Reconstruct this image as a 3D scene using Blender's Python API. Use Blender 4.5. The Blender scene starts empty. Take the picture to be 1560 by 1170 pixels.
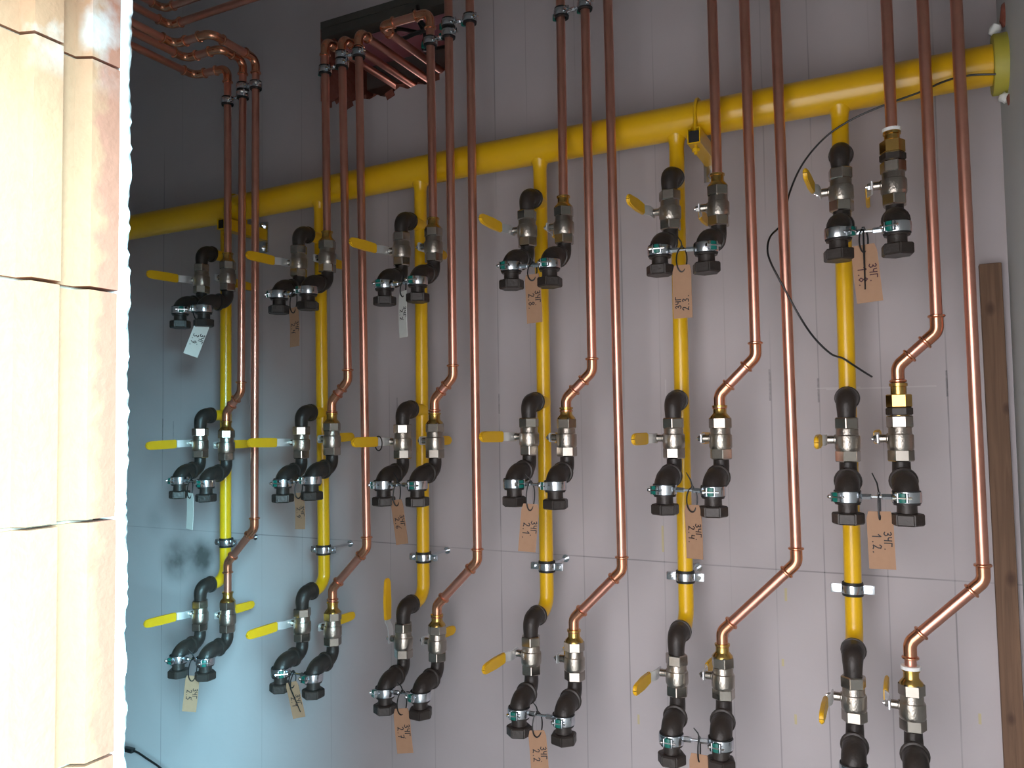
import bpy, bmesh, math, random
from mathutils import Vector, Matrix

random.seed(7)
S = bpy.context.scene
COL = S.collection
PI = math.pi

# ------------------------------------------------------------------ camera
cam_d = bpy.data.cameras.new('camera')
cam = bpy.data.objects.new('camera', cam_d)
COL.objects.link(cam)
R_ = Vector((0.89458, 0.44667, -0.01485))
U_ = Vector((0.03487, -0.03663, 0.99872))
F_ = Vector((-0.44555, 0.89395, 0.04835))
M = Matrix.Identity(4)
for i in range(3):
    M[i][0] = R_[i]; M[i][1] = U_[i]; M[i][2] = -F_[i]; M[i][3] = (0.1218, -1.9586, 0.0458)[i]
cam.matrix_world = M
cam_d.sensor_width = 36
cam_d.lens = 36 * 1208.74 / 1560
cam_d.clip_start = 0.02
S.camera = cam

# ------------------------------------------------------------------ light
W = bpy.data.worlds.new('sky'); S.world = W; W.use_nodes = True
bg = W.node_tree.nodes['Background']
bg.inputs[0].default_value = (1.0, 0.97, 1.0, 1)
bg.inputs[1].default_value = 3.2
# hazy bluish daylight from behind on the right: lights the jamb and, through the door, the lower left of the wall
sun_d = bpy.data.lights.new('hazy_sun', 'SUN'); sun_d.energy = 16.0; sun_d.color = (.38, .83, 1.0); sun_d.angle = math.radians(34)
sun = bpy.data.objects.new('hazy_sun', sun_d); COL.objects.link(sun); sun.location = (4, -5, 3)
sun.rotation_euler = Vector((-.868, .497, -.27)).to_track_quat('-Z', 'Y').to_euler()

S.view_settings.view_transform = 'Standard'
S.view_settings.look = 'None'
S.view_settings.gamma = 1
S.view_settings.use_curve_mapping = False
S.view_settings.exposure = 0.9


# ------------------------------------------------------------------ materials
def mat(name, col, rough=.5, metal=0., coat=0., noise=None, bump=None, spec=None):
    """noise=(scale, amount, dark colour) mottles the colour; bump=(scale, strength)"""
    m = bpy.data.materials.new(name); m.use_nodes = True
    nt = m.node_tree; b = nt.nodes['Principled BSDF']
    b.inputs['Base Color'].default_value = (*col, 1)
    b.inputs['Roughness'].default_value = rough
    b.inputs['Metallic'].default_value = metal
    b.inputs['Coat Weight'].default_value = coat
    b.inputs['Coat Roughness'].default_value = .15
    if spec is not None: b.inputs['Specular IOR Level'].default_value = spec
    tc = nt.nodes.new('ShaderNodeTexCoord')
    if noise:
        n = nt.nodes.new('ShaderNodeTexNoise'); n.inputs['Scale'].default_value = noise[0]
        n.inputs['Detail'].default_value = 6; n.inputs['Roughness'].default_value = .65
        nt.links.new(tc.outputs['Object'], n.inputs['Vector'])
        r = nt.nodes.new('ShaderNodeMapRange')
        r.inputs[1].default_value = .35; r.inputs[2].default_value = .7
        r.inputs[3].default_value = 0; r.inputs[4].default_value = noise[1]
        nt.links.new(n.outputs['Fac'], r.inputs[0])
        x = nt.nodes.new('ShaderNodeMix'); x.data_type = 'RGBA'
        x.inputs['A'].default_value = (*col, 1); x.inputs['B'].default_value = (*noise[2], 1)
        nt.links.new(r.outputs[0], x.inputs['Factor']); nt.links.new(x.outputs['Result'], b.inputs['Base Color'])
    if bump:
        n2 = nt.nodes.new('ShaderNodeTexNoise'); n2.inputs['Scale'].default_value = bump[0]
        n2.inputs['Detail'].default_value = 4
        nt.links.new(tc.outputs['Object'], n2.inputs['Vector'])
        bp = nt.nodes.new('ShaderNodeBump'); bp.inputs['Strength'].default_value = bump[1]
        bp.inputs['Distance'].default_value = .004
        nt.links.new(n2.outputs['Fac'], bp.inputs['Height']); nt.links.new(bp.outputs[0], b.inputs['Normal'])
    return m


YEL = mat('yellow_gloss_paint', (.80, .47, .006), .28, 0, .3, (9, .35, (.70, .38, .004)), (60, .05))
COP = mat('drawn_copper', (.85, .43, .33), .30, .94, 0, (14, .45, (.64, .27, .19)))
FIT = mat('copper_fitting', (.84, .40, .25), .22, .96, 0, (30, .4, (.62, .25, .14)))
BRS = mat('brass', (.72, .47, .15), .26, 1, 0, (40, .4, (.50, .30, .08)))
BLK = mat('black_malleable_iron', (.027, .022, .020), .42, .12, 0, (25, .5, (.048, .034, .027)), (140, .25))
NIC = mat('nickel_plated_brass', (.47, .43, .38), .25, 1, 0, (60, .4, (.36, .32, .28)))
NICM = mat('nickel_cast_body', (.47, .43, .38), .28, 1, 0, (60, .4, (.36, .32, .28)), (260, .22))
CHR = mat('chrome', (.78, .78, .78), .12, 1)
ZNC = mat('zinc_plated_steel', (.70, .74, .78), .22, 1, 0, (80, .4, (.55, .6, .66)))
GLV = mat('bare_steel_strip', (.80, .82, .84), .42, .75)
TEA = mat('teal_plastic', (.004, .14, .11), .35)
RUB = mat('black_rubber', (.012, .012, .013), .55)
TIE = mat('black_nylon', (.008, .008, .009), .4)
LEV = mat('yellow_vinyl_sleeve', (.80, .46, .012), .42, 0, 0, (40, .3, (.68, .36, .01)))
KRA = mat('kraft_card', (.37, .215, .13), .8, 0, 0, (50, .4, (.31, .175, .105)))
WHC = mat('white_card', (.72, .72, .68), .7, 0, 0, (50, .3, (.62, .62, .58)))
INK = mat('black_ink', (.02, .014, .016), .6)
INKR = mat('dark_red_ink', (.05, .006, .014), .6)
TER = mat('terracotta', (.35, .175, .095), .85, 0, 0, (7, .8, (.30, .135, .075)), (90, .35))
MOR = mat('grey_mortar', (.30, .22, .17), .9, bump=(90, .4))
PLA = mat('white_plaster', (.86, .87, .86), .9, 0, 0, (30, .3, (.74, .75, .74)), (120, .6))
BRI = mat('raw_red_brick', (.20, .055, .035), .95, 0, 0, (30, .7, (.30, .12, .09)), (80, .8))
PNK = mat('pink_insulation', (.62, .27, .33), .8, 0, 0, (20, .4, (.5, .22, .26)))
GRB = mat('grey_concrete_board', (.24, .23, .21), .9, 0, 0, (15, .5, (.17, .16, .15)), (60, .3))
DKB = mat('dark_lintel_board', (.10, .095, .085), .9, 0, 0, (15, .5, (.06, .06, .055)))
WOO = mat('planed_spruce', (.33, .17, .09), .7)
FOA = mat('white_sealing_foam', (.85, .88, .88), .7, bump=(60, .5))
SLV = mat('yellow_green_sleeve', (.45, .40, .05), .5, 0, 0, (20, .4, (.33, .36, .06)))
FLO = mat('concrete_floor', (.30, .29, .28), .85, 0, 0, (4, .5, (.22, .21, .2)))
GRD = mat('pale_gravel_ground', (.52, .43, .40), .95, 0, 0, (6, .5, (.44, .36, .33)))
ROOM = mat('grey_wall_paint', (.52, .52, .52), .7, 0, 0, (3, .4, (.46, .46, .46)))
GPL = mat('smooth_grey_plaster', (.48, .52, .53), .75)
CBL = mat('black_cable_sheath', (.01, .01, .011), .4)

# wood grain on the plank
nt = WOO.node_tree; b = nt.nodes['Principled BSDF']; tc = nt.nodes.new('ShaderNodeTexCoord')
mp = nt.nodes.new('ShaderNodeMapping'); mp.inputs['Scale'].default_value = (55, 30, 2.2)
nn = nt.nodes.new('ShaderNodeTexNoise'); nn.inputs['Scale'].default_value = 1.6; nn.inputs['Detail'].default_value = 8
nn.inputs['Distortion'].default_value = .8
cr = nt.nodes.new('ShaderNodeValToRGB')
cr.color_ramp.elements[0].position = .3; cr.color_ramp.elements[0].color = (.115, .062, .035, 1)
cr.color_ramp.elements[1].position = .68; cr.color_ramp.elements[1].color = (.20, .112, .065, 1)
nt.links.new(tc.outputs['Object'], mp.inputs[0]); nt.links.new(mp.outputs[0], nn.inputs['Vector'])
nt.links.new(nn.outputs['Fac'], cr.inputs[0])
cur = cr.outputs[0]
for kx, kz, kr in ((.295, .285, .012), (.318, .06, .010), (.312, -.315, .013), (.30, -.62, .011)):      # knots
    vm = nt.nodes.new('ShaderNodeVectorMath'); vm.operation = 'DISTANCE'; vm.inputs[1].default_value = (kx, .111, kz * .6)
    ms = nt.nodes.new('ShaderNodeMapping'); ms.inputs['Scale'].default_value = (1, 1, .6); nt.links.new(tc.outputs['Object'], ms.inputs[0])
    nt.links.new(ms.outputs[0], vm.inputs[0])
    mr = nt.nodes.new('ShaderNodeMapRange'); mr.inputs[1].default_value = kr * .3; mr.inputs[2].default_value = kr; mr.inputs[3].default_value = .8; mr.inputs[4].default_value = 0
    nt.links.new(vm.outputs['Value'], mr.inputs[0])
    mk = nt.nodes.new('ShaderNodeMix'); mk.data_type = 'RGBA'; nt.links.new(cur, mk.inputs['A']); mk.inputs['B'].default_value = (.06, .025, .014, 1)
    nt.links.new(mr.outputs[0], mk.inputs['Factor']); cur = mk.outputs['Result']
nt.links.new(cur, b.inputs['Base Color'])


nt = TER.node_tree; b = nt.nodes['Principled BSDF']; src = b.inputs['Base Color'].links[0].from_socket
tc = nt.nodes.new('ShaderNodeTexCoord'); sp = nt.nodes.new('ShaderNodeSeparateXYZ'); nt.links.new(tc.outputs['Object'], sp.inputs[0])
nn = nt.nodes.new('ShaderNodeTexNoise'); nn.inputs['Scale'].default_value = 22; nn.inputs['Detail'].default_value = 7; nt.links.new(tc.outputs['Object'], nn.inputs['Vector'])
zr = nt.nodes.new('ShaderNodeMapRange'); zr.inputs[1].default_value = .39; zr.inputs[2].default_value = .45; nt.links.new(sp.outputs['Z'], zr.inputs[0])
xr = nt.nodes.new('ShaderNodeMapRange'); xr.inputs[1].default_value = -.632; xr.inputs[2].default_value = -.622; nt.links.new(sp.outputs['X'], xr.inputs[0])
nr = nt.nodes.new('ShaderNodeMapRange'); nr.inputs[1].default_value = .44; nr.inputs[2].default_value = .66; nr.inputs[4].default_value = .8; nt.links.new(nn.outputs['Fac'], nr.inputs[0])
m1 = nt.nodes.new('ShaderNodeMath'); m1.operation = 'MULTIPLY'; nt.links.new(zr.outputs[0], m1.inputs[0]); nt.links.new(xr.outputs[0], m1.inputs[1])
m2 = nt.nodes.new('ShaderNodeMath'); m2.operation = 'MULTIPLY'; nt.links.new(m1.outputs[0], m2.inputs[0]); nt.links.new(nr.outputs[0], m2.inputs[1])
yr = nt.nodes.new('ShaderNodeMapRange'); yr.inputs[1].default_value = -1.428; yr.inputs[2].default_value = -1.418; nt.links.new(sp.outputs['Y'], yr.inputs[0])
nv = nt.nodes.new('ShaderNodeTexNoise'); nv.inputs['Scale'].default_value = 26; nv.inputs['Detail'].default_value = 5; nt.links.new(tc.outputs['Object'], nv.inputs['Vector'])
ya = nt.nodes.new('ShaderNodeMath'); ya.operation = 'MULTIPLY_ADD'; nt.links.new(nv.outputs['Fac'], ya.inputs[0]); ya.inputs[1].default_value = .05; nt.links.new(sp.outputs['Y'], ya.inputs[2])
yb = nt.nodes.new('ShaderNodeMath'); yb.operation = 'SUBTRACT'; nt.links.new(ya.outputs[0], yb.inputs[0]); yb.inputs[1].default_value = .025
nt.links.new(yb.outputs[0], yr.inputs[0])
rc = nt.nodes.new('ShaderNodeMix'); rc.data_type = 'RGBA'; nt.links.new(src, rc.inputs['A']); rc.inputs['B'].default_value = (.30, .115, .072, 1)
nt.links.new(yr.outputs[0], rc.inputs['Factor']); src = rc.outputs['Result']
mx = nt.nodes.new('ShaderNodeMix'); mx.data_type = 'RGBA'; nt.links.new(src, mx.inputs['A']); mx.inputs['B'].default_value = (.52, .50, .48, 1)
nt.links.new(m2.outputs[0], mx.inputs['Factor']); nt.links.new(mx.outputs['Result'], b.inputs['Base Color'])


def wall_material():
    """grey painted back wall with pencil setting-out lines, smudges and small paint drips"""
    m = bpy.data.materials.new('grey_wall_with_pencil_lines'); m.use_nodes = True
    nt = m.node_tree; N = nt.nodes; L = nt.links
    b = N['Principled BSDF']; b.inputs['Roughness'].default_value = .62
    tc = N.new('ShaderNodeTexCoord'); sp = N.new('ShaderNodeSeparateXYZ'); L.new(tc.outputs['Object'], sp.inputs[0])

    def math_(op, a, b2=None, c=None):
        n = N.new('ShaderNodeMath'); n.operation = op
        for i, v in enumerate((a, b2, c)):
            if v is None: continue
            if isinstance(v, (int, float)): n.inputs[i].default_value = v
            else: L.new(v, n.inputs[i])
        return n.outputs[0]

    def noise(scale, det=4, vec=None):
        n = N.new('ShaderNodeTexNoise'); n.inputs['Scale'].default_value = scale; n.inputs['Detail'].default_value = det
        L.new(vec if vec else tc.outputs['Object'], n.inputs['Vector']); return n.outputs['Fac']
    X, Z = sp.outputs['X'], sp.outputs['Z']
    # wobble of the hand drawn lines
    Xw = math_('ADD', X, math_('MULTIPLY', math_('SUBTRACT', noise(1.7), .5), .006))
    Zw = math_('ADD', Z, math_('MULTIPLY', math_('SUBTRACT', noise(1.3), .5), .008))
    tot = None

    def add(t):
        nonlocal tot
        tot = t if tot is None else math_('ADD', tot, t)
    for x, w, s in [(-2.397, .0022, .7), (-2.30, .0015, .35), (-1.90, .0015, .3), (-1.72, .0015, .4), (-1.60, .0015, .35),
                    (-1.36, .0016, .4), (-1.20, .0014, .35), (-.966, .0018, .75), (-.86, .0014, .35), (-.704, .0016, .5),
                    (-.577, .0016, .8), (-.474, .0014, .35), (-.300, .0014, .3), (-.188, .0016, .6), (-.074, .0015, .65),
                    (.066, .0014, .5), (.204, .0016, .85)]:
        c = math_('COMPARE', Xw, x, w)
        add(math_('MULTIPLY', c, s))
    br = N.new('ShaderNodeMapRange'); br.inputs[1].default_value = .40; br.inputs[2].default_value = .55
    mp = N.new('ShaderNodeMapping'); mp.inputs['Scale'].default_value = (1, 1, .5); L.new(tc.outputs['Object'], mp.inputs[0])
    L.new(noise(4.5, 3, mp.outputs[0]), br.inputs[0])
    tot = math_('MULTIPLY', tot, br.outputs[0])
    h = math_('MULTIPLY', math_('COMPARE', Zw, -.331, .0017), math_('ADD', math_('MULTIPLY', br.outputs[0], .5), .3))
    tot = math_('ADD', tot, h)
    # short dark pencil ticks
    ntick = noise(90, 3)
    for x, z, dz in [(-.966, .102, .03), (-.076, .113, .03), (-.191, .13, .04), (.203, .12, .03), (-2.397, .03, .05),
                     (-1.33, .1, .03), (-1.33, -.05, .03), (-.31, -.50, .012), (-.307, -.47, .006), (-2.34, .03, .04)]:
        tot = math_('ADD', tot, math_('MULTIPLY', math_('COMPARE', Xw, x, .0022), math_('MULTIPLY', math_('COMPARE', Zw, z, dz), math_('MULTIPLY', ntick, 1.3))))
    tot = math_('MINIMUM', math_('MULTIPLY', tot, .55), .8)
    # base paint
    mx = N.new('ShaderNodeMix'); mx.data_type = 'RGBA'
    mx.inputs['A'].default_value = (.525, .480, .497, 1); mx.inputs['B'].default_value = (.455, .415, .430, 1)
    mr = N.new('ShaderNodeMapRange'); mr.inputs[1].default_value = .35; mr.inputs[2].default_value = .7
    L.new(noise(2.2, 5), mr.inputs[0]); L.new(mr.outputs[0], mx.inputs['Factor'])
    cur = mx.outputs['Result']

    def over(fac, col):
        nonlocal cur
        k = N.new('ShaderNodeMix'); k.data_type = 'RGBA'; L.new(cur, k.inputs['A']); k.inputs['B'].default_value = (*col, 1)
        L.new(fac, k.inputs['Factor']); cur = k.outputs['Result']
    # soot smudges
    ns = noise(16, 5)
    for x, z, r, s in [(-2.315, -.44, .12, 1.3), (-2.19, -.425, .10, 1.7), (-2.43, -.30, .08, .35), (-2.12, -.06, .06, .3)]:
        d = N.new('ShaderNodeVectorMath'); d.operation = 'DISTANCE'
        cx = N.new('ShaderNodeCombineXYZ'); L.new(X, cx.inputs[0]); L.new(Z, cx.inputs[2])
        L.new(cx.outputs[0], d.inputs[0]); d.inputs[1].default_value = (x, 0, z)
        g = N.new('ShaderNodeMapRange'); g.interpolation_type = 'SMOOTHSTEP'
        g.inputs[1].default_value = 0; g.inputs[2].default_value = r; g.inputs[3].default_value = s; g.inputs[4].default_value = 0
        L.new(d.outputs['Value'], g.inputs[0])
        f = math_('MULTIPLY', g.outputs[0], math_('MULTIPLY', ns, 1.1))
        over(math_('MINIMUM', f, .85), (.06, .06, .055))
    over(tot, (.06, .06, .065))
    # chalk scribble and yellow paint drips
    ck = None
    for x, z, dx, dz in [(.062, .115, .12, .0016), (-.03, .118, .05, .0014), (.10, .10, .0016, .035), (-.46, .125, .0016, .03)]:
        t = math_('MULTIPLY', math_('COMPARE', Xw, x, dx), math_('COMPARE', Zw, z, dz))
        ck = t if ck is None else math_('ADD', ck, t)
    over(math_('MULTIPLY', math_('MINIMUM', ck, 1), .3), (.75, .73, .72))
    yd = None
    for x, z, dz in [(-.166, -.392, .016), (-.477, -.27, .035), (-.556, -.756, .013), (-.152, -.695, .012), (.242, -.636, .012), (-.178, -.56, .009), (-.42, -.25, .01)]:
        t = math_('MULTIPLY', math_('COMPARE', Xw, x, .003), math_('COMPARE', Zw, z, dz))
        yd = t if yd is None else math_('ADD', yd, t)
    over(math_('MULTIPLY', math_('MINIMUM', yd, 1), .55), (.55, .46, .12))
    L.new(cur, b.inputs['Base Color'])
    bu = N.new('ShaderNodeBump'); bu.inputs['Strength'].default_value = .12; bu.inputs['Distance'].default_value = .003
    L.new(noise(60, 5), bu.inputs['Height']); L.new(bu.outputs[0], b.inputs['Normal'])
    return m


WALL = wall_material()


# ------------------------------------------------------------------ mesh helpers
def finish(name, bm, m, angle=35, flat=False):
    bmesh.ops.recalc_face_normals(bm, faces=bm.faces[:])
    me = bpy.data.meshes.new(name); bm.to_mesh(me); bm.free()
    me.materials.append(m)
    if not flat:
        for p in me.polygons: p.use_smooth = True
        me.set_sharp_from_angle(angle=math.radians(angle))
    return me


def put(name, me, parent=None, loc=(0, 0, 0), rot=(0, 0, 0), label=None, cat=None, group=None, kind=None):
    o = bpy.data.objects.new(name, me); COL.objects.link(o)
    o.location = loc; o.rotation_euler = rot
    if parent is not None: o.parent = parent
    if label: o['label'] = label
    if cat: o['category'] = cat
    if group: o['group'] = group
    if kind: o['kind'] = kind
    return o


def thing(name, label, cat, loc=(0, 0, 0), rot=(0, 0, 0), group=None):
    return put(name, None, None, loc, rot, label, cat, group)


def box(bm, c, s, rot=None, bev=0):
    mtx = Matrix.Translation(c)
    if rot is not None: mtx = mtx @ rot.to_4x4()
    mtx = mtx @ Matrix.Diagonal((*s, 1))
    v = bmesh.ops.create_cube(bm, size=1, matrix=mtx)['verts']
    if bev:
        e = list({e for x in v for e in x.link_edges})
        bmesh.ops.bevel(bm, geom=e, offset=bev, segments=2, affect='EDGES', profile=.5)


def sweep(bm, pts, rad, seg=16, closed=False, caps=True):
    """tube along pts with radius rad (number or one per point)"""
    pts = [Vector(p) for p in pts]; n = len(pts)
    if not hasattr(rad, '__len__'): rad = [rad] * n
    T = []
    for i in range(n):
        a = pts[i - 1] if (i or closed) else pts[0]
        b = pts[(i + 1) % n] if (i < n - 1 or closed) else pts[-1]
        t = (b - a)
        if t.length < 1e-9: t = T[-1].copy() if T else Vector((0, 0, 1))
        T.append(t.normalized())
    ref = Vector((0, 0, 1)) if abs(T[0].z) < .9 else Vector((1, 0, 0))
    u = T[0].cross(ref).normalized(); rings = []
    for i in range(n):
        u = (u - T[i] * u.dot(T[i])).normalized(); v = T[i].cross(u)
        rings.append([bm.verts.new(pts[i] + (u * math.cos(2 * PI * k / seg) + v * math.sin(2 * PI * k / seg)) * rad[i]) for k in range(seg)])
    for i in range(n if closed else n - 1):
        a, b = rings[i], rings[(i + 1) % n]
        for k in range(seg):
            bm.faces.new((a[k], a[(k + 1) % seg], b[(k + 1) % seg], b[k]))
    if caps and not closed:
        bm.faces.new(rings[0]); bm.faces.new(rings[-1])


def fillet(pts, rad, n=8):
    """polyline with rounded corners; returns points and for each corner (first index, last index)"""
    P = [Vector(p) for p in pts]; out = [P[0]]; arcs = []
    for i in range(1, len(P) - 1):
        d1 = (P[i] - P[i - 1]).normalized(); d2 = (P[i + 1] - P[i]).normalized()
        ang = d1.angle(d2)
        if ang < .02: out.append(P[i]); continue
        t = rad * math.tan(ang / 2)
        a = P[i] - d1 * t
        axis = d1.cross(d2).normalized(); cen = a + axis.cross(d1) * rad
        s = len(out)
        for k in range(n + 1):
            out.append(cen + Matrix.Rotation(ang * k / n, 3, axis) @ (a - cen))
        arcs.append((s, len(out) - 1, d1, d2))
    out.append(P[-1])
    return out, arcs


def lathe(bm, prof, seg=24, mtx=None, cap=True, phase=0):
    """profile [(r, z)] turned about z"""
    rings = []
    for r, z in prof:
        ring = []
        for k in range(seg):
            a = 2 * PI * k / seg + phase
            p = Vector((r * math.cos(a), r * math.sin(a), z))
            ring.append(bm.verts.new(mtx @ p if mtx else p))
        rings.append(ring)
    for a, b in zip(rings, rings[1:]):
        for k in range(seg):
            bm.faces.new((a[k], a[(k + 1) % seg], b[(k + 1) % seg], b[k]))
    if cap:
        bm.faces.new(rings[0]); bm.faces.new(rings[-1])


def along(axis):
    """matrix taking +z to the given axis"""
    return Vector(axis).to_track_quat('Z', 'Y').to_matrix().to_4x4()


def hexnut(bm, r, z0, z1, ch=.003, mtx=None, phase=0):
    """hexagon with chamfered ends, r across corners / 2"""
    lathe(bm, [(r * .9, z0), (r, z0 + ch), (r, z1 - ch), (r * .9, z1)], 6, mtx, phase=phase)


# ------------------------------------------------------------------ the room
YW = .135          # face of the back wall
XR = .335          # face of the right wall
XL = -3.3
ZF, ZC = -1.45, 1.95
YI, YO = -1.3836, -1.76     # inner and outer face of the front wall
DX0, DX1 = -.618, .345      # door opening
ZT = .56                    # underside of the lintel

# hole in the back wall
HX0, HX1, HZ1 = -1.635, -1.115, 1.426
rag = [(-1.635, 1.15), (-1.60, 1.135), (-1.56, 1.142), (-1.52, 1.118), (-1.475, 1.128), (-1.43, 1.116), (-1.40, 1.125), (-1.37, 1.112),
       (-1.34, 1.12), (-1.31, 1.134), (-1.28, 1.12), (-1.24, 1.128), (-1.21, 1.12), (-1.18, 1.14), (-1.15, 1.145), (-1.115, 1.17)]
bm = bmesh.new()


def q(bm, *p): bm.faces.new([bm.verts.new(v) for v in p])


q(bm, (XL, YW, ZF), (HX0, YW, ZF), (HX0, YW, ZC), (XL, YW, ZC))
q(bm, (HX1, YW, ZF), (XR + .1, YW, ZF), (XR + .1, YW, ZC), (HX1, YW, ZC))
q(bm, (HX0, YW, HZ1), (HX1, YW, HZ1), (HX1, YW, ZC), (HX0, YW, ZC))
q(bm, *([(HX0, YW, ZF)] + [(x, YW, z) for x, z in rag] + [(HX1, YW, ZF)]))
wall_back = put('wall_back', finish('wall_back', bm, WALL, flat=True), label='grey back wall with pencil setting-out lines behind the pipes', kind='structure')
bm = bmesh.new()   # broken brick inside the hole
for (a, b2) in zip(rag, rag[1:]):
    q(bm, (a[0], YW, a[1]), (b2[0], YW, b2[1]), (b2[0], YW + .36, b2[1] - .02), (a[0], YW + .36, a[1] - .02))
q(bm, (HX0, YW, 1.15), (HX0, YW + .36, 1.13), (HX0, YW + .36, HZ1), (HX0, YW, HZ1))
q(bm, (HX1, YW, 1.17), (HX1, YW + .36, 1.15), (HX1, YW + .36, HZ1), (HX1, YW, HZ1))
for i, (x, z) in enumerate(rag):      # ragged crumbs hanging on the lower lip
    s = random.uniform(.016, .032)
    box(bm, (x + random.uniform(-.01, .01), YW + random.uniform(.012, .03), z - .004), (s * 1.3, .03, s), Matrix.Rotation(random.uniform(-.6, .6), 3, 'Y'))
put('broken_brick', finish('broken_brick', bm, BRI, flat=True), wall_back, label='rough red brick exposed around the hole')
bm = bmesh.new(); box(bm, (-1.375, YW + .055, HZ1 - .012), (.52, .11, .024)); box(bm, (-1.375, YW + .014, HZ1 - .03), (.52, .02, .05))
put('lintel_board', finish('lintel_board', bm, DKB, flat=True), wall_back)
bm = bmesh.new(); box(bm, (-1.375, YW + .20, HZ1 - .03), (.52, .18, .05))
put('insulation_board', finish('insulation_board', bm, PNK, flat=True), wall_back, label='pink foam insulation board inside the hole')
bm = bmesh.new(); box(bm, (-1.375, YW + .34, 1.29), (.52, .03, .30)); box(bm, (-1.375, YW + .30, HZ1 - .09), (.52, .08, .10))
put('recess_back', finish('recess_back', bm, GRB, flat=True), wall_back)

bm = bmesh.new(); box(bm, (XR + .1, (YW + YO) / 2, (ZF + ZC) / 2), (.2, YW - YO + .02, ZC - ZF))
wall_right = put('wall_right', finish('wall_right', bm, GPL, flat=True), label='smooth grey right-hand wall beside the wooden plank', kind='structure')
bm = bmesh.new(); box(bm, (XL - .05, -.8, .25), (.1, 2.2, ZC - ZF))
put('wall_left', finish('wall_left', bm, ROOM, flat=True), label='grey side wall beyond the jamb', kind='structure')
bm = bmesh.new(); box(bm, (-1.45, -.8, ZC + .05), (4.1, 2.4, .1))
put('ceiling', finish('ceiling', bm, ROOM, flat=True), label='plain grey ceiling over the pipes', kind='structure')
bm = bmesh.new(); box(bm, (-1.45, -.78, ZF - .05), (4.1, 2.0, .1))
put('floor', finish('floor', bm, FLO, flat=True), label='bare concrete floor of the niche', kind='structure')
bm = bmesh.new(); box(bm, (0, -10 - 1.78, ZF - .06), (40, 20, .1))
put('ground', finish('ground', bm, GRD, flat=True), label='pale gravel ground outside the doorway', kind='structure')

# front wall: core left of the door, lintel above, pier right
XB = DX0 - .016
bm = bmesh.new()
box(bm, ((XL + XB - .13) / 2, (YO + YI) / 2 - .008, (ZF + ZC) / 2), (XB - .13 - XL, YI - YO - .017, ZC - ZF))
box(bm, ((DX0 + .6) / 2 - .1, (YO + YI) / 2 - .008, (ZT + ZC) / 2), (.6 - DX0 + .2, YI - YO - .017, ZC - ZT))
wall_front = put('wall_front', finish('wall_front', bm, MOR, flat=True), label='block wall around the doorway', kind='structure')
# jamb blocks with their tongue-and-groove end faces
prof = [(-1.76, 0), (-1.70, 0), (-1.699, .016), (-1.655, .016), (-1.654, 0), (-1.625, 0), (-1.624, .016), (-1.562, .016), (-1.561, 0), (-1.4988, 0),
        (-1.4935, .016), (-1.4642, .016), (-1.4640, 0), (-1.4408, 0), (-1.4330, .016), (-1.4009, .016)]
seams = [-1.45, -1.238, -1.0, -.762, -.524, -.286, -.047, .189, .428, .56]
for i, (z0, z1) in enumerate(zip(seams, seams[1:])):
    bm = bmesh.new(); g = .0016
    jx = random.uniform(-.0015, .0015)
    lo, hi = [], []
    for zz, lst in ((z0 + g, lo), (z1 - g, hi)):
        for y, d in prof: lst.append(bm.verts.new((XB + d + jx, y, zz)))
        lst.append(bm.verts.new((XB - .13, -1.4009, zz))); lst.append(bm.verts.new((XB - .13, -1.76, zz)))
    n = len(lo)
    for k in range(n): bm.faces.new((lo[k], lo[(k + 1) % n], hi[(k + 1) % n], hi[k]))
    bm.faces.new(lo); bm.faces.new(hi)
    put('clay_block', finish('clay_block', bm, TER, 20), wall_front)
bm = bmesh.new(); box(bm, (XB - .045, -1.585, (ZF + ZT) / 2), (.082, .345, ZT - ZF - .01))
put('mortar_bed', finish('mortar_bed', bm, MOR, flat=True), wall_front)
# inner plaster coat with its ragged edge
bm = bmesh.new(); rows = []
z = ZF
while z < ZT + .001:
    j = .0009 * math.sin(z * 41) + .0008 * math.sin(z * 97 + 1.3) + random.uniform(-.0007, .0007)
    rows.append([bm.verts.new(p) for p in ((XL, -1.4005, z), (DX0 - .006 + random.uniform(-.002, .002), -1.4005, z), (DX0 - .001 + random.uniform(-.0015, .0015), -1.392, z),
                                           (DX0 - .003 + random.uniform(-.002, .001), YI + j - .001, z), (DX0 - .014, YI + j * .6 + .001, z), (XL, YI, z))])
    z += .0058
for a, b2 in zip(rows, rows[1:]):
    for k in range(6): bm.faces.new((a[k], a[(k + 1) % 6], b2[(k + 1) % 6], b2[k]))
bm.faces.new(rows[0]); bm.faces.new(rows[-1])
put('plaster_coat', finish('plaster_coat', bm, PLA, 60), wall_front, label='rough white plaster edge of the doorway')
bm = bmesh.new(); box(bm, (-1.45, -1.392, (ZT + ZC) / 2 + .003), (4.0, .016, ZC - ZT))
put('lintel_plaster', finish('lintel_plaster', bm, PLA, flat=True), wall_front)

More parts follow.
